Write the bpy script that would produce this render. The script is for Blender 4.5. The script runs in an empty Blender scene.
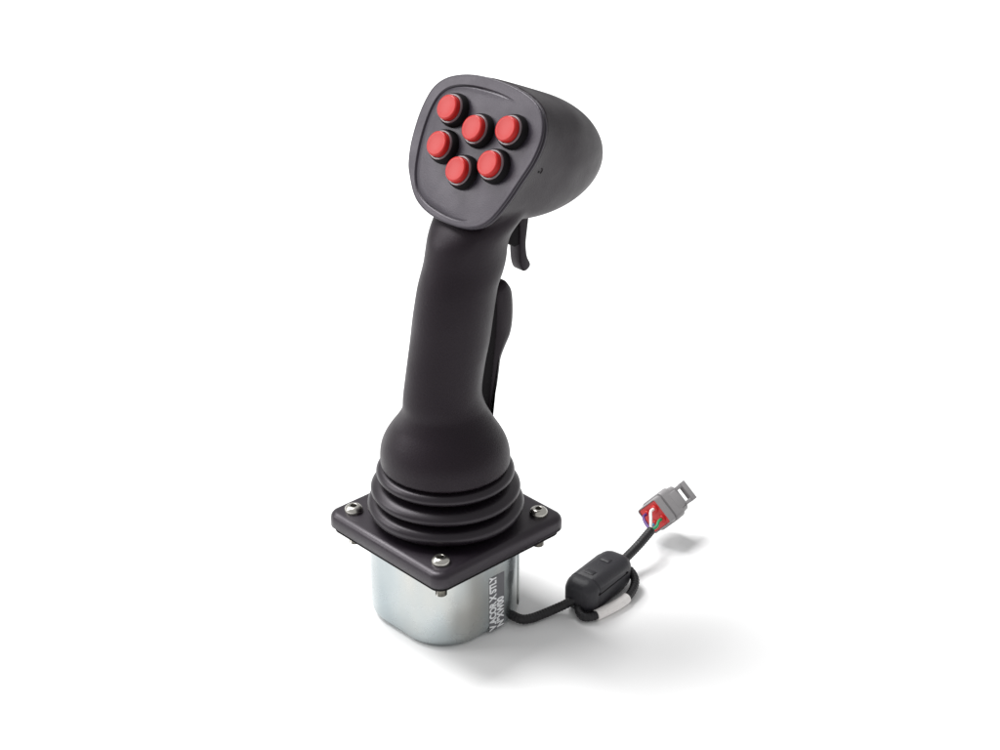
import bpy, bmesh, math, random
from mathutils import Vector, Matrix
from mathutils.noise import noise
C = bpy.context
S = C.scene
COL = S.collection
R = math.radians
random.seed(3)

# ------------------------------------------------------------------ camera
cam_d = bpy.data.cameras.new('camera'); cam = bpy.data.objects.new('camera', cam_d); COL.objects.link(cam)
cam_d.sensor_width = 36; cam_d.lens = 72; cam_d.clip_start = .01; cam_d.clip_end = 200
cam.location = (.0274, -.8707, .5847)
cam.rotation_euler = (R(90) - .4759, 0, 0)
S.camera = cam

# ------------------------------------------------------------------ studio light
S.view_settings.view_transform = 'Standard'; S.view_settings.look = 'None'
S.view_settings.exposure = 0; S.view_settings.gamma = 1
W = bpy.data.worlds.new('World'); S.world = W; W.use_nodes = True
bg = W.node_tree.nodes['Background']; bg.inputs[0].default_value = (1, 1, 1, 1); bg.inputs[1].default_value = .55
def area(name, loc, target, size, power, sy=None, col=(1, 1, 1)):
    d = bpy.data.lights.new(name, 'AREA'); o = bpy.data.objects.new(name, d); COL.objects.link(o)
    d.energy = power; d.size = size; d.color = col
    if sy: d.shape = 'RECTANGLE'; d.size_y = sy
    o.location = loc
    o.rotation_euler = (Vector(target) - Vector(loc)).to_track_quat('-Z', 'Y').to_euler()
    return o
area('key_softbox', (-1.26, .92, 2.72), (.05, 0, .02), 1.5, 122)
area('side_softbox', (-1.30, .10, .80), (0, 0, .25), .60, 7.5, .50)

# ------------------------------------------------------------------ materials
def mat(name, col, rough=.5, metal=0, bump=0, scale=900, spec=.5, rvar=0, coat=0, cvar=0, tint=(1, 1, 1)):
    m = bpy.data.materials.new(name); m.use_nodes = True; nt = m.node_tree; b = nt.nodes['Principled BSDF']
    b.inputs['Base Color'].default_value = (*col, 1); b.inputs['Roughness'].default_value = rough
    b.inputs['Metallic'].default_value = metal; b.inputs['Specular IOR Level'].default_value = spec
    b.inputs['Specular Tint'].default_value = (*tint, 1); b.inputs['Coat Weight'].default_value = coat; b.inputs['Coat Roughness'].default_value = .15
    tc = nt.nodes.new('ShaderNodeTexCoord')
    if bump:
        n = nt.nodes.new('ShaderNodeTexNoise'); n.inputs['Scale'].default_value = scale; n.inputs['Detail'].default_value = 4
        nt.links.new(tc.outputs['Object'], n.inputs['Vector'])
        bp = nt.nodes.new('ShaderNodeBump'); bp.inputs['Strength'].default_value = bump; bp.inputs['Distance'].default_value = .0004
        nt.links.new(n.outputs['Fac'], bp.inputs['Height']); nt.links.new(bp.outputs['Normal'], b.inputs['Normal'])
    if rvar:
        n = nt.nodes.new('ShaderNodeTexNoise'); n.inputs['Scale'].default_value = 45; n.inputs['Detail'].default_value = 6
        nt.links.new(tc.outputs['Object'], n.inputs['Vector'])
        mr = nt.nodes.new('ShaderNodeMapRange'); mr.inputs['To Min'].default_value = rough - rvar; mr.inputs['To Max'].default_value = rough + rvar
        mr.inputs['From Min'].default_value = .3; mr.inputs['From Max'].default_value = .7
        nt.links.new(n.outputs['Fac'], mr.inputs['Value']); nt.links.new(mr.outputs['Result'], b.inputs['Roughness'])
    if cvar:
        n = nt.nodes.new('ShaderNodeTexNoise'); n.inputs['Scale'].default_value = 60; n.inputs['Detail'].default_value = 5
        nt.links.new(tc.outputs['Object'], n.inputs['Vector'])
        mx = nt.nodes.new('ShaderNodeMix'); mx.data_type = 'RGBA'
        mx.inputs[6].default_value = (*[c * (1 - cvar) for c in col], 1); mx.inputs[7].default_value = (*[c * (1 + cvar) for c in col], 1)
        nt.links.new(n.outputs['Fac'], mx.inputs[0]); nt.links.new(mx.outputs[2], b.inputs['Base Color'])
    return m
M = {}
M['grip'] = mat('grip_plastic', (.0085, .0050, .0078), .46, bump=.34, scale=1300, rvar=.07, spec=.25, tint=(.97, .91, .98))
M['face'] = mat('face_plastic', (.0185, .0155, .0225), .37, bump=.22, scale=1500, rvar=.06, spec=.46, tint=(.97, .91, .98))
M['rubber'] = mat('bellows_rubber', (.0070, .0048, .0074), .40, bump=.10, scale=1200, rvar=.05, spec=.45, tint=(.97, .91, .98))
M['plate'] = mat('plate_plastic', (.0105, .0072, .0112), .40, bump=.18, scale=1500, rvar=.05, tint=(.97, .91, .98))
M['black'] = mat('black_rubber', (.006, .005, .006), .8, spec=.15)
M['red'] = mat('red_button', (.42, .016, .014), .33, bump=.10, scale=400, spec=.28, rvar=.08, cvar=.10)
M['clear'] = mat('pale_ring', (.13, .09, .10), .22)
M['steel'] = mat('screw_steel', (.50, .485, .45), .26, 1, rvar=.06)
M['sleeve'] = mat('braided_sleeve', (.008, .007, .009), .50, bump=.6, scale=1500)
M['ferrite'] = mat('ferrite_plastic', (.018, .017, .022), .5, bump=.35, scale=900, rvar=.06)
M['white'] = mat('white_tube', (.86, .83, .81), .45, bump=.1)
M['grey'] = mat('grey_connector', (.27, .26, .265), .45, bump=.1, rvar=.06)
M['redseal'] = mat('red_seal', (.62, .02, .02), .4)
M['wblue'] = mat('wire_blue', (.10, .33, .55), .4)
M['wgreen'] = mat('wire_green', (.02, .30, .12), .4)
M['wpurple'] = mat('wire_purple', (.10, .04, .20), .4)
M['sticker'] = mat('sticker_grey', (.13, .13, .14), .5, bump=.05)
M['ink'] = mat('sticker_white', (.80, .81, .82), .5)
M['floor'] = mat('white_sweep', (.93, .93, .93), .9, spec=.1)
# zinc plated steel with faint iridescent drift
def zinc():
    m = bpy.data.materials.new('zinc_plating'); m.use_nodes = True; nt = m.node_tree; b = nt.nodes['Principled BSDF']
    b.inputs['Metallic'].default_value = 1
    tc = nt.nodes.new('ShaderNodeTexCoord')
    mp = nt.nodes.new('ShaderNodeMapping'); mp.inputs['Scale'].default_value = (1, 1, .35); nt.links.new(tc.outputs['Object'], mp.inputs['Vector'])
    n = nt.nodes.new('ShaderNodeTexNoise'); n.inputs['Scale'].default_value = 34; n.inputs['Detail'].default_value = 2
    nt.links.new(mp.outputs['Vector'], n.inputs['Vector'])
    cr = nt.nodes.new('ShaderNodeValToRGB'); e = cr.color_ramp.elements
    e[0].position = .30; e[0].color = (.35, .395, .41, 1); e[1].position = .72; e[1].color = (.52, .51, .475, 1)
    k = cr.color_ramp.elements.new(.52); k.color = (.43, .465, .47, 1)
    nt.links.new(n.outputs['Fac'], cr.inputs['Fac']); nt.links.new(cr.outputs['Color'], b.inputs['Base Color'])
    n2 = nt.nodes.new('ShaderNodeTexNoise'); n2.inputs['Scale'].default_value = 70; n2.inputs['Detail'].default_value = 7
    nt.links.new(tc.outputs['Object'], n2.inputs['Vector'])
    mr = nt.nodes.new('ShaderNodeMapRange'); mr.inputs['From Min'].default_value = .3; mr.inputs['From Max'].default_value = .7
    mr.inputs['To Min'].default_value = .20; mr.inputs['To Max'].default_value = .32
    nt.links.new(n2.outputs['Fac'], mr.inputs['Value']); nt.links.new(mr.outputs['Result'], b.inputs['Roughness'])
    return m
M['zinc'] = zinc()

# ------------------------------------------------------------------ helpers
def link(name, me, m, parent=None, smooth=35):
    o = bpy.data.objects.new(name, me); COL.objects.link(o)
    if m: me.materials.clear(); me.materials.append(m)
    for p in me.polygons: p.use_smooth = True
    if smooth and smooth < 179: me.set_sharp_from_angle(angle=R(smooth))
    if parent: o.parent = parent
    return o
def obj(name, bm, m, parent=None, smooth=35, mw=None):
    bmesh.ops.recalc_face_normals(bm, faces=bm.faces)
    if mw is not None: bm.transform(mw)
    me = bpy.data.meshes.new(name); bm.to_mesh(me); bm.free()
    return link(name, me, m, parent, smooth)
def loft(bm, rings, cap0=True, cap1=True):
    vs = [[bm.verts.new(p) for p in r] for r in rings]
    n = len(vs[0])
    for a, b in zip(vs, vs[1:]):
        for i in range(n):
            bm.faces.new((a[i], a[(i + 1) % n], b[(i + 1) % n], b[i]))
    if cap0: bm.faces.new(vs[0][::-1])
    if cap1: bm.faces.new(vs[-1])
    return vs
def lathe(bm, prof, n=48, mw=None):
    rings = []
    for r, z in prof:
        rr = [Vector((max(r, 1e-6) * math.cos(2 * math.pi * i / n), max(r, 1e-6) * math.sin(2 * math.pi * i / n), z)) for i in range(n)]
        if mw is not None: rr = [mw @ p for p in rr]
        rings.append(rr)
    loft(bm, rings)
def rsq(h, r, n=10, hy=None, cx=0, cy=0):
    """rounded square outline, half size h, corner radius r"""
    hy = hy or h; pts = []
    for sx, sy, a0 in ((1, 1, 0), (-1, 1, 90), (-1, -1, 180), (1, -1, 270)):
        for i in range(n + 1):
            a = R(a0 + 90 * i / n)
            pts.append((cx + sx * (h - r) + r * math.cos(a), cy + sy * (hy - r) + r * math.sin(a)))
    return pts
def slab(bm, h, r, prof, hy=None, mw=None, n=10):
    """prof: list of (inset, z)"""
    rings = []
    for ins, z in prof:
        rings.append([Vector((x, y, z)) for x, y in rsq(h - ins, max(r - ins, .0004), n, (hy or h) - ins)])
    if mw is not None: rings = [[mw @ p for p in q] for q in rings]
    loft(bm, rings)
def catmull(pts, m, closed=False):
    N = len(pts); out = []
    rng = range(N) if closed else range(N - 1)
    for i in rng:
        g = (lambda k: Vector(pts[k % N])) if closed else (lambda k: Vector(pts[min(max(k, 0), N - 1)]))
        p0, p1, p2, p3 = g(i - 1), g(i), g(i + 1), g(i + 2)
        for j in range(m):
            t = j / m
            out.append(.5 * ((2 * p1) + (p2 - p0) * t + (2 * p0 - 5 * p1 + 4 * p2 - p3) * t * t + (3 * p1 - p0 - 3 * p2 + p3) * t ** 3))
    if not closed: out.append(Vector(pts[-1]))
    return out
def tube(bm, path, r, n=16, braid=0, prof=None):
    """sweep along path with parallel transport; r number or function of t"""
    P = [Vector(p) for p in path]; L = len(P)
    t0 = (P[1] - P[0]).normalized(); up = Vector((0, 0, 1))
    if abs(t0.dot(up)) > .9: up = Vector((1, 0, 0))
    x = t0.cross(up).normalized(); rings = []; s = 0
    for i, p in enumerate(P):
        t = (P[min(i + 1, L - 1)] - P[max(i - 1, 0)]).normalized()
        x = (x - t * x.dot(t)).normalized(); y = t.cross(x)
        if i: s += (p - P[i - 1]).length
        rr = r(i / (L - 1)) if callable(r) else r
        ring = []
        for k in range(n):
            a = 2 * math.pi * k / n; q = rr
            if braid: q = rr * (1 + braid * math.sin(4 * a + s * 1900) * math.sin(4 * a - s * 1900))
            ring.append(p + x * q * math.cos(a) + y * q * math.sin(a))
        rings.append(ring)
    loft(bm, rings)
def resample(path, step):
    P = [Vector(p) for p in path]; out = [P[0]]; acc = 0
    for a, b in zip(P, P[1:]):
        d = (b - a).length; t = step - acc
        while t <= d: out.append(a + (b - a) * (t / d)); t += step
        acc = (acc + d) % step
    return out
def evald(o):
    dg = C.evaluated_depsgraph_get(); dg.update()
    return bpy.data.meshes.new_from_object(o.evaluated_get(dg))

# ------------------------------------------------------------------ setting
bm = bmesh.new()
v = [bm.verts.new(p) for p in ((-30, -30, 0), (30, -30, 0), (30, 30, 0), (-30, 30, 0))]; bm.faces.new(v)
fl = obj('floor', bm, M['floor']); fl['kind'] = 'structure'

# ------------------------------------------------------------------ the joystick
PHI = .8159
root = bpy.data.objects.new('control_joystick', None); COL.objects.link(root)
root.empty_display_size = .05
root.rotation_euler = (0, 0, -PHI)
root['label'] = 'black multi-button control joystick with six red buttons, rubber bellows, zinc base and trailing cable'
root['category'] = 'joystick'
INV = Matrix.Rotation(PHI, 4, 'Z')          # world measured points -> joystick frame
G = .0575                                   # plate top above the floor

# zinc can -----------------------------------------------------------
bm = bmesh.new()
CO = Matrix.Translation((-.0006, -.0006, 0))
slab(bm, .0343, .0243, [(.0052, .0000), (.0032, .0005), (.0017, .0015), (.0007, .0030), (.0002, .0046), (0, .0062), (0, .0250), (0, .0478), (0, .0488)], n=18, mw=CO)
can = obj('base_housing', bm, M['zinc'], root, 40)
# folded seam on the right-hand side of the can
bm = bmesh.new()
for a0 in (33,):
    a = R(a0)
    bx, by = .0337 - .0243 + .0243 * math.cos(a), .0337 - .0243 + .0243 * math.sin(a)
    mw = Matrix.Translation((bx, by, 0)) @ Matrix.Rotation(a, 4, 'Z')
    rings = [[mw @ Vector((x, y, z)) for x, y in rsq(.0004, .0002, 3, .0016)] for z in (.0068, .0485)]
    loft(bm, rings)
obj('seam', bm, M['zinc'], can, 40)

# sticker on the can, writing runs upward
def text_mesh(body, size, bold=.0):
    cu = bpy.data.curves.new('t', 'FONT'); cu.body = body; cu.size = size; cu.extrude = .00003; cu.offset = bold
    cu.space_character = 1.02
    o = bpy.data.objects.new('t', cu); COL.objects.link(o)
    me = evald(o); bpy.data.objects.remove(o)
    return me
bm = bmesh.new()
y0, y1, z0, z1 = -.0016, .0088, .0018, .0342
xf = .0337
rings = [[Vector((x, y, z)) for y, z in ((y0, z0), (y1, z0), (y1, z1), (y0, z1))] for x in (xf - .0002, xf + .00015)]
loft(bm, rings)
st = obj('sticker', bm, M['sticker'], can, 30)
st['label'] = 'grey vertical sticker with two lines of white lettering'
# x_text -> +z, y_text -> -y (first line on the left), facing +x
TM = lambda y, z: Matrix.Translation((xf + .0002, y, z)) @ Matrix(((0, 0, 1, 0), (0, -1, 0, 0), (1, 0, 0, 0), (0, 0, 0, 1)))
def write(body, size, y, z, sx=1):
    me = text_mesh(body, size, size * .042); me.transform(TM(y, z) @ Matrix.Diagonal((sx, 1, 1, 1)))
    return link('lettering', me, M['ink'], st, 30)
write('V.ACOR X STLY', .0062, .0030, .0022, .72)
write('N\u00b0XW00', .0062, .0081, .0022, .72)

# gasket, flange plate, screws -----------------------------------------
bm = bmesh.new(); slab(bm, .0418, .006, [(0, G - .0106), (0, G - .0083)])
obj('gasket', bm, M['black'], root)
bm = bmesh.new()
slab(bm, .0437, .0072, [(.0008, G - .0084), (0, G - .0076), (0, G - .0034), (.0003, G - .0020), (.0010, G - .0010), (.0021, G - .0003), (.0034, G)], n=12)
plate = obj('flange_plate', bm, M['plate'], root, 50)
scr_r = .0332; TH = R(1.5)
for sx, sy in ((-1, -1), (1, -1), (1, 1), (-1, 1)):
    mw = Matrix.Translation((sx * scr_r, sy * scr_r, G)) @ Matrix.Rotation(random.random() * 2, 4, 'Z')
    bm = bmesh.new()
    lathe(bm, [(.0046, -.0004), (.0047, .0012), (.0044, .0020), (.0037, .0028), (.0028, .0033), (.0019, .0034), (.0017, .0033), (.0015, .0014), (.0001, .0012)], 40, mw)
    s = obj('screw', bm, M['steel'], root, 50)
    bm = bmesh.new(); lathe(bm, [(.0001, .0013), (.0014, .00145), (.0001, .0016)], 6, mw); obj('hex_socket', bm, M['black'], s)
    # threaded end and nut below the plate
    bm = bmesh.new()
    lo = Matrix.Translation((sx * scr_r, sy * scr_r, 0))
    pr = []; z = G - .0185
    while z < G - .0104:
        pr += [(.0026, z), (.0029, z + .00025)]; z += .0005
    lathe(bm, [(.0001, G - .0188)] + pr + [(.0001, G - .0104)], 20, lo)
    obj('screw_thread', bm, M['steel'], s, 60)
    bm = bmesh.new(); lathe(bm, [(.0001, G - .0146), (.0040, G - .0145), (.0046, G - .0141), (.0046, G - .0109), (.0040, G - .0107), (.0001, G - .0107)], 6, lo)
    obj('nut', bm, M['steel'], s, 30)

# bellows ----------------------------------------------------------------
ctrl = [(.0290, .0340), (.0294, .0305), (.0312, .0291), (.0338, .0281), (.0353, .0262), (.0350, .0243), (.0330, .0227), (.0300, .0219), (.0293, .0210), (.0312, .0205),
        (.0352, .0195), (.0381, .0172), (.0380, .0147), (.0358, .0131), (.0325, .0124), (.0320, .0116), (.0345, .0112), (.0382, .0100), (.0401, .0078), (.0398, .0052), (.0378, .0030), (.0350, .0022)]
prof = [(p.x, p.y) for p in catmull([(a, b, 0) for a, b in ctrl], 6)]
bm = bmesh.new()
lathe(bm, [(.0001, G + .036)] + [(r - .0006, z + G) for r, z in prof] + [(.0001, G + .0004)], 96)
obj('bellows', bm, M['rubber'], root, 60)

# head geometry ------------------------------------------------------------
TILT = .5341
OF = Vector((0, .0252, .2558))
NV = Vector((0, -math.cos(TILT), math.sin(TILT)))
UV = Vector((0, math.sin(TILT), math.cos(TILT)))
XV = Vector((1, 0, 0))
FM = Matrix(((1, UV.x, NV.x, OF.x), (0, UV.y, NV.y, OF.y), (0, UV.z, NV.z, OF.z), (0, 0, 0, 1)))   # (lat, u, out) -> joystick frame
outl = [(-0.0345, -0.0310), (-0.0385, -0.0245), (-0.0415, -0.015), (-0.0430, -0.0021), (-0.0418, 0.0091), (-0.0380, 0.0157), (-0.0310, 0.0204),
        (-0.0190, 0.0240), (-0.0035, 0.0253), (0.0136, 0.0243), (0.026, 0.0211), (0.0332, 0.0155), (0.0372, 0.007), (0.0373, -0.0039),
        (0.034, -0.0161), (0.0308, -0.0268), (0.0260, -0.0371), (0.0190, -0.0428), (0.007, -0.0458), (-0.011, -0.0454), (-0.0245, -0.0408)]
O2 = [Vector((p.x, p.y)) for p in catmull([(a, b, 0) for a, b in outl], 6, True)]
cen = sum(O2, Vector((0, 0))) / len(O2)
def head_sec(w, Wd=.0876, tc=Vector((-.001, .0063)), ta=(.0185, .028), pw=.8, cs=.4):
    t = max(0, w) / Wd; b = t ** pw; cc = cen * (1 - b) + tc * b
    cap = 1.0 if t < cs else math.sqrt(max(0, 1 - ((t - cs) / (1 - cs)) ** 2))
    out = []
    for p in O2:
        d = p - cen; a = math.atan2(d.y, d.x)
        q = cc + (d * (1 - b) + Vector((math.cos(a) * ta[0], math.sin(a) * ta[1])) * b) * cap
        out.append(FM @ Vector((q.x, q.y, -w)))
    return out
bm = bmesh.new()
ws = [.0045 + i * (.0870 - .0045) / 46 for i in range(47)] + [.0874, .08755]
loft(bm, [head_sec(w) for w in ws])
bmesh.ops.recalc_face_normals(bm, faces=bm.faces)
# grip column  (z above plate, centre y, half width x, half depth y)
secs = [(.0300, 0, .0322, .0322), (.0315, 0, .0326, .0326), (.0340, 0, .0326, .0326), (.0380, -.0002, .0322, .0322), (.0420, -.0004, .0311, .0311), (.0460, -.0005, .0292, .0292),
        (.0500, -.0005, .0266, .0268), (.0540, -.0003, .0237, .0244), (.0580, -.0004, .0210, .0226), (.0620, -.0006, .0190, .0214), (.0691, -.0012, .0176, .0208), (.0825, .0011, .0173, .0209),
        (.0961, .0042, .0176, .0213), (.1099, .0067, .0177, .0214), (.1229, .0096, .0177, .0214), (.1290, .0122, .0177, .0222), (.1358, .0146, .0175, .0222),
        (.1420, .0156, .0179, .0214), (.1480, .0174, .0190, .0210), (.1530, .0205, .0208, .0202), (.1580, .0250, .0225, .0190), (.1640, .0295, .0215, .0160), (.1680, .0320, .0180, .0120)]
cs = catmull([(z, y, 0) for z, y, a, b in secs], 5); cs2 = catmull([(a, b, 0) for z, y, a, b in secs], 5)
rings = []
for p, q in zip(cs, cs2):
    ring = []
    for i in range(72):
        a = 2 * math.pi * i / 72; e = 2.0
        rad = (abs(math.cos(a) / q.x) ** e + abs(math.sin(a) / q.y) ** e) ** (-1 / e)
        ring.append(Vector((rad * math.cos(a), p.y + rad * math.sin(a), p.x + G)))
    rings.append(ring)
loft(bm, rings)
bmesh.ops.recalc_face_normals(bm, faces=bm.faces)
me = bpy.data.meshes.new('tmp'); bm.to_mesh(me); bm.free()
tmp = bpy.data.objects.new('tmp', me); COL.objects.link(tmp)
rm = tmp.modifiers.new('r', 'REMESH'); rm.mode = 'VOXEL'; rm.voxel_size = .00085; rm.use_smooth_shade = True
me = evald(tmp); bpy.data.objects.remove(tmp)
# blend the neck into the head, ease the voxel steps everywhere
tmp = bpy.data.objects.new('tmp', me); COL.objects.link(tmp)
vg = tmp.vertex_groups.new(name='neck')
FI = FM.inverted()
for vx in me.vertices:
    h = vx.co.z - G; q = FI @ vx.co
    w = max(0, 1 - abs(h - .150) / .026)
    if q.z > -.0085: w = 0
    if w > 0: vg.add([vx.index], min(1, w * 1.6), 'REPLACE')
s1 = tmp.modifiers.new('a', 'SMOOTH'); s1.factor = .5; s1.iterations = 6
s2 = tmp.modifiers.new('b', 'SMOOTH'); s2.factor = .9; s2.iterations = 40; s2.vertex_group = 'neck'
me = evald(tmp); bpy.data.objects.remove(tmp)
# separate the upper head shell from the grip along the neck
def split(me, keep_head):
    b = bmesh.new(); b.from_mesh(me)
    kill = []
    for f in b.faces:
        c = f.calc_center_median(); z = c.z - G
        head = z > .1475 - max(0, c.y - .03) * .55
        if head != keep_head: kill.append(f)
    bmesh.ops.delete(b, geom=kill, context='FACES')
    return b
no = {tuple(round(c, 6) for c in v.co): v.normal.copy() for v in me.vertices}
def seamless(o):
    m_ = o.data
    m_.normals_split_custom_set_from_vertices([no.get(tuple(round(c, 6) for c in v.co), v.normal) for v in m_.vertices])
def raw(name, b):
    m2 = bpy.data.meshes.new(name); b.to_mesh(m2); b.free()
    o = link(name, m2, M['grip'], root, 0); seamless(o); return o
grip = raw('grip', split(me, False))
head = raw('head_housing', split(me, True))

# face plate: rounded rim, shallow groove, raised button panel --------------
def ring(scale, w, off=(0, 0)):
    return [FM @ Vector((cen.x + (p.x - cen.x) * scale + off[0], cen.y + (p.y - cen.y) * scale + off[1], w)) for p in O2]
bm = bmesh.new()
loft(bm, [ring(.962, -.0052), ring(.962, -.0028)])
obj('rim_seal', bm, M['black'], head, 50)
bm = bmesh.new()
pan = [(-.0275, -.035), (-.0322, -.026), (-.0355, -.014), (-.0368, -.002), (-.0355, .0080), (-.0299, .0148), (-.0177, .0187), (-.0008, .0198), (.0150, .0185), (.0250, .0145),
       (.0320, .006), (.0325, -.004), (.0300, -.016), (.0268, -.027), (.021, -.0365), (.013, -.0418), (.0010, -.0434), (-.0185, -.0408)]
PN = [Vector((p.x, p.y)) for p in catmull([(a, b, 0) for a, b in pan], 6, True)]
def cast(p):
    a = math.atan2(p.y - cen.y, p.x - cen.x)
    best = min(PN, key=lambda q: abs((math.atan2(q.y - cen.y, q.x - cen.x) - a + math.pi) % (2 * math.pi) - math.pi))
    i = PN.index(best); dr = Vector((math.cos(a), math.sin(a))); out = None
    for k in (i - 1, i):
        A_, B_ = PN[k], PN[(k + 1) % len(PN)]; e = B_ - A_; den = dr.x * -e.y + dr.y * e.x
        if abs(den) < 1e-12: continue
        t = (-(A_.x - cen.x) * e.y + (A_.y - cen.y) * e.x) / den; u_ = (dr.x * (A_.y - cen.y) - dr.y * (A_.x - cen.x)) / den
        if -.05 <= u_ <= 1.05: out = cen + dr * t
    return out or best
PR = [cast(p) for p in O2]
for _ in range(6): PR = [(PR[i - 1] + PR[i] * 2 + PR[(i + 1) % len(PR)]) / 4 for i in range(len(PR))]
def prg(ins, w, keep=0):
    out = []
    for q in PR:
        d_ = q - cen; g = min(1, max(0, (.014 - q.x) / .02)); k = 1 - ins / d_.length
        out.append(FM @ Vector((cen.x + d_.x * k, cen.y + d_.y * k, -keep + w * g)))
    return out
loft(bm, [ring(.975, -.0037), ring(.994, -.0036), ring(1.0, -.0032), ring(1.0, -.0024), ring(.996, -.0022), ring(.980, -.0021), ring(.980, -.0015), ring(.996, -.0014), ring(1.0, -.0011), ring(.998, -.0006), ring(.992, -.0002), ring(.982, -.0001), ring(.968, -.0001),
          prg(-.0006, -.0001), prg(0, -.0001), prg(.0002, -.0009), prg(.0005, -.0010), prg(.0008, -.0004), prg(.0014, -.0002), prg(.004, 0), prg(.012, 0), prg(.02, 0)])
face = obj('face_plate', bm, M['face'], root, 82)
bm = bmesh.new()
mn = Vector((.933, .114, -.342)).normalized(); mt = Vector((0, 0, 1)) - mn * mn.z; mt.normalize(); ms = mt.cross(mn)
MK = Matrix(((ms.x, mt.x, mn.x, .0316), (ms.y, mt.y, mn.y, .0326), (ms.z, mt.z, mn.z, .2425), (0, 0, 0, 1)))
if (MK.to_3x3() @ Vector((1, 0, 0))).y < 0: MK = MK @ Matrix.Rotation(math.pi, 4, 'Z')
lathe(bm, [(.0001, -.0006), (.0006, -.0006), (.0006, .00012), (.0001, .00012)], 16, MK)
arc = [(.0017, -.0014, 0), (.0024, -.0007, 0), (.0026, 0, 0), (.0024, .0007, 0), (.0017, .0014, 0)]
tube(bm, [MK @ Vector(p) for p in catmull(arc, 4)], .00028, 8)
obj('moulded_mark', bm, M['black'], head, 60)
# buttons ---------------------------------------------------------------------
BT = [(-.0202, .0050), (0, 0), (.0202, .0050), (-.0177, -.0128), (.0177, -.0128), (0, -.0208)]
btn = None
def make_button():
    bm = bmesh.new()
    lathe(bm, [(.0001, .0018), (.0061, .0018), (.0062, .0030), (.0062, .0062), (.0060, .0068), (.0055, .0071), (.0048, .0070), (.0020, .0068), (.0001, .0068)], 48)
    cap = obj('push_button', bm, M['red'], None, 50)
    bm = bmesh.new()
    lathe(bm, [(.0001, .0022), (.0072, .0022), (.0073, .0040), (.0070, .0044), (.0065, .0044), (.0064, .0030), (.0001, .0028)], 48)
    obj('trim_ring', bm, M['clear'], cap, 50)
    bm = bmesh.new()
    lathe(bm, [(.0001, -.0008), (.0084, -.0008), (.0084, .0012), (.0080, .0030), (.0076, .0036), (.0070, .0036), (.0001, .0020)], 48)
    obj('collar', bm, M['black'], cap, 50)
    return cap
b0 = make_button()
for i, (x, y) in enumerate(BT):
    o = b0 if i == 0 else b0.copy()
    if i:
        COL.objects.link(o)
        for ch in list(b0.children):
            c = ch.copy(); COL.objects.link(c); c.parent = o
for i, o in enumerate([o for o in COL.objects if o.name.startswith('push_button')]):
    o.parent = root
    o.matrix_local = FM @ Matrix.Translation((BT[i][0], BT[i][1], 0))

# trigger under the head (profile in y,z swept across x, bevelled) --------------
def profile_solid(pts, hw, bev, m, name, parent, mx=0, sub=1):
    P = [Vector((p.x, p.y)) for p in catmull([(a, b, 0) for a, b in pts], sub, True)] if sub > 1 else [Vector(p) for p in pts]
    bm = bmesh.new()
    c = sum(P, Vector((0, 0))) / len(P)
    rings = []
    # inset by moving along local normals
    N = len(P); nr = []
    ar = sum(P[i].x * P[(i + 1) % N].y - P[(i + 1) % N].x * P[i].y for i in range(N)); sg = 1 if ar > 0 else -1
    for i in range(N):
        t = (P[(i + 1) % N] - P[i - 1]).normalized(); nr.append(Vector((t.y, -t.x)) * sg)
    for ins, x in ((bev, -hw), (bev * .3, -hw + bev * .3), (0, -hw + bev), (0, hw - bev), (bev * .3, hw - bev * .3), (bev, hw)):
        rings.append([Vector((mx + x, (p - n_ * ins).x, (p - n_ * ins).y)) for p, n_ in zip(P, nr)])
    loft(bm, rings)
    return obj(name, bm, m, parent, 45)
tp = [(.0480, .1490), (.0532, .1490), (.0526, .1410), (.0518, .1345), (.0526, .1275), (.0548, .1228), (.0540, .1205), (.0505, .1196), (.0484, .1240), (.0476, .1320), (.0476, .1420)]
trg = profile_solid([(y, z + G) for y, z in tp], .0040, .0009, M['grip'], 'trigger', root, 0, 4)
hp = [(.0360, .1500), (.0490, .1490), (.0488, .1400), (.0482, .1345), (.0450, .1340), (.0400, .1380)]
profile_solid([(y, z + G) for y, z in hp], .0030, .0008, M['black'], 'trigger_hinge', trg, 0, 1)
# palm lever along the front of the grip, over a black strip added as the gap's shade
lp = [(.0300, .1140), (.0330, .1185), (.0375, .1188), (.0412, .1140), (.0424, .1060), (.0422, .0960), (.0405, .0890), (.0372, .0835), (.0343, .0780), (.0332, .0720), (.0318, .0640), (.0298, .0560), (.0282, .0480), (.0262, .0445), (.0235, .0450), (.0245, .0560), (.0280, .0800), (.0300, .1000)]
lev = profile_solid([(y, z + G) for y, z in lp], .0062, .0034, M['grip'], 'palm_lever', root, 0, 4)
bp = [(.0200, .1120), (.0340, .1165), (.0350, .1000), (.0310, .0780), (.0268, .0600), (.0245, .0450), (.0150, .0450), (.0160, .0800)]
profile_solid([(y, z + G) for y, z in bp], .0048, .0010, M['black'], 'lever_gap_shade', lev, 0, 3)

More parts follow.
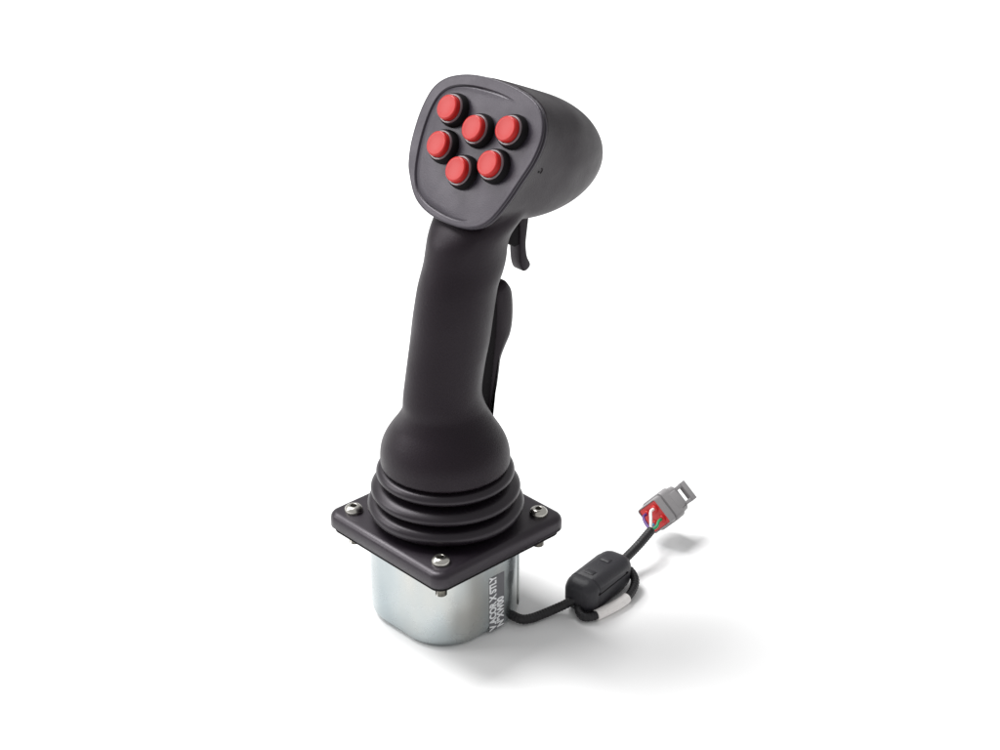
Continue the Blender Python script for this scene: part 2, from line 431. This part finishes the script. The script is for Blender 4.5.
# cable, ferrite, connector ------------------------------------------------------
def wp(pts): return [INV @ Vector(p) for p in pts]
cab = [(.0240, .0000, .0040), (.0320, -.0110, .0036), (.0380, -.0160, .0034), (.0430, -.0150, .0030), (.0480, -.0120, .0030), (.0558, -.0078, .0040), (.0620, -.0060, .0062), (.0690, -.0030, .0090), (.0787, .0089, .0100), (.0880, .0215, .0100), (.0968, .0340, .0112), (.1024, .0402, .0138), (.1090, .0500, .0160)]
bm = bmesh.new(); tube(bm, resample(wp(catmull(cab, 12)), .00035), .0024, 28, .10)
cable = obj('cable', bm, M['sleeve'], root, 180)
lp_ = [(.0720, .0030, .0090), (.0690, -.0040, .0070), (.0680, -.0095, .0045), (.0705, -.0135, .0032), (.0760, -.0125, .0030), (.0816, -.0082, .0030), (.0870, -.0035, .0030), (.0925, .0025, .0031), (.0966, .0090, .0040), (.0985, .0165, .0060), (.0955, .0225, .0085), (.0890, .0200, .0100)]
full = resample(wp(catmull(lp_, 12)), .00035)
bm = bmesh.new(); tube(bm, full, .0022, 28, .10)
loop = obj('cable_loop', bm, M['sleeve'], cable, 180)
n0, n1 = int(len(full) * .335), int(len(full) * .63)
bm = bmesh.new(); tube(bm, full[n0:n1], .0029, 28)
obj('white_sleeve', bm, M['white'], cable, 60)
# snap ferrite
A, B = INV @ Vector((.0671, -.0068, .0100)), INV @ Vector((.0904, .0245, .0100))
d = (B - A); Lf = d.length; d.normalize(); sd = d.cross(Vector((0, 0, 1))).normalized(); up = sd.cross(d)
FF = Matrix(((sd.x, up.x, d.x, A.x), (sd.y, up.y, d.y, A.y), (sd.z, up.z, d.z, A.z), (0, 0, 0, 1)))
if FF.determinant() < 0: FF = FF @ Matrix.Diagonal((-1, 1, 1, 1))
bm = bmesh.new()
sec = [(.0062, .0042), (.0088, .0055), (.0092, .0068), (.0096, .0074)]
rings = []
for s, hh in ((-.0010, .0058), (-.0004, .0070), (.0012, .0083), (.0035, .0092), (.0050, .0096), (.0070, .0094), (.0075, .0098), (Lf - .0085, .0098), (Lf - .0080, .0094), (Lf - .005, .0094), (Lf - .0030, .0090), (Lf - .0008, .0080), (Lf + .0006, .0066), (Lf + .0010, .0055)):
    rings.append([FF @ Vector((x, y, s)) for x, y in rsq(hh, hh * .64, 8)])
loft(bm, rings)
fer = obj('ferrite_core', bm, M['ferrite'], cable, 40)
# parting line and latches on the clamshell
for s, x in ((Lf * .30, 0), (Lf * .68, 0)):
    bm = bmesh.new()
    slab(bm, .0028, .0006, [(0, 0), (0, .0006), (.0004, .0009)], hy=.0019, mw=FF @ Matrix.Translation((x, .0094, s)) @ Matrix.Rotation(R(-90), 4, 'X'))
    obj('clasp', bm, M['ferrite'], fer, 40)
bm = bmesh.new()
rings = [[FF @ Vector((x, y, s)) for x, y in ((-.00995, .0022), (.00995, .0022), (.00995, .0028), (-.00995, .0028))] for s in (.006, Lf - .006)]
loft(bm, rings); obj('parting_line', bm, M['black'], fer)

# connector
Pc = Vector((.1112, .0606, .0180)); ax = Vector((.60, .80, .02)).normalized()
sx_ = ax.cross(Vector((0, 0, 1))).normalized(); uy = sx_.cross(ax)
CM = Matrix(((sx_.x, uy.x, ax.x, Pc.x), (sx_.y, uy.y, ax.y, Pc.y), (sx_.z, uy.z, ax.z, Pc.z), (0, 0, 0, 1)))
if CM.determinant() < 0: CM = CM @ Matrix.Diagonal((-1, 1, 1, 1))
CM = INV @ CM @ Matrix.Rotation(R(42), 4, 'Z')
con_rings = []
bm = bmesh.new()
for s, hh, r in ((.0030, .0070, .001), (.0002, .0073, .001), (0, .0076, .0012), (.0003, .0080, .0014), (.0045, .0082, .0016), (.0047, .0076, .0016), (.0056, .0076, .0016), (.0058, .0087, .0024), (.0066, .0091, .0028), (.0125, .0091, .0030), (.0130, .0083, .0028), (.0185, .0078, .0028), (.0190, .0074, .0026)):
    con_rings.append([CM @ Vector((x, y, s)) for x, y in rsq(hh, r, 6)])
loft(bm, con_rings)
con = obj('connector', bm, M['grey'], cable, 35)
bm = bmesh.new(); slab(bm, .0071, .001, [(0, .0006), (.0002, .0030)], mw=CM)
for x in (-1, 1):
    for y in (-1, 1):
        lathe(bm, [(.0001, -.0004), (.0019, -.0004), (.0022, .0000), (.0022, .0012), (.0001, .0012)], 20, CM @ Matrix.Translation((x * .0034, y * .0034, 0)))
obj('red_seal', bm, M['redseal'], con, 40)
Ce = INV @ Vector((.1088, .0498, .0160))
for nm, key, hx, hy in (('wire', 'white', 1, 1), ('wire', 'wblue', -1, -1), ('wire', 'wgreen', -1, 1), ('wire', 'wpurple', 1, -1)):
    h0 = CM @ Vector((hx * .0034, hy * .0034, .001)); h1 = CM @ Vector((hx * .0034, hy * .0034, -.003))
    mid = (h1 + Ce) / 2 + (h1 - (CM @ Vector((0, 0, -.003)))) * .25
    bm = bmesh.new(); tube(bm, catmull([h0, h1, mid, Ce], 8), .00085, 12)
    w = obj(nm, bm, M[key], cable, 60)
    w['label'] = {'white': 'white wire', 'wblue': 'blue wire', 'wgreen': 'green wire', 'wpurple': 'purple wire'}[key]
# release latch: a slotted tab standing on the far end of the body
bm = bmesh.new()
def bar(x0, x1, y0, y1, z0, z1):
    c = Vector(((x0 + x1) / 2, (y0 + y1) / 2, (z0 + z1) / 2))
    slab(bm, abs(x1 - x0) / 2, .0005, [(.0003, -(z1 - z0) / 2), (0, -(z1 - z0) / 2 + .0003), (0, (z1 - z0) / 2 - .0003), (.0003, (z1 - z0) / 2)], hy=abs(y1 - y0) / 2, mw=CM @ Matrix.Translation(c), n=3)
LATCH = 90
CM = CM @ Matrix.Rotation(R(LATCH), 4, 'Z')

bar(.0072, .0092, -.0050, .0050, .0100, .0180)
bar(.0076, .0100, -.0058, -.0036, .0165, .0245)
bar(.0076, .0100, .0036, .0058, .0165, .0245)
bar(.0074, .0106, -.0060, .0060, .0215, .0255)
obj('latch', bm, M['grey'], con, 40)
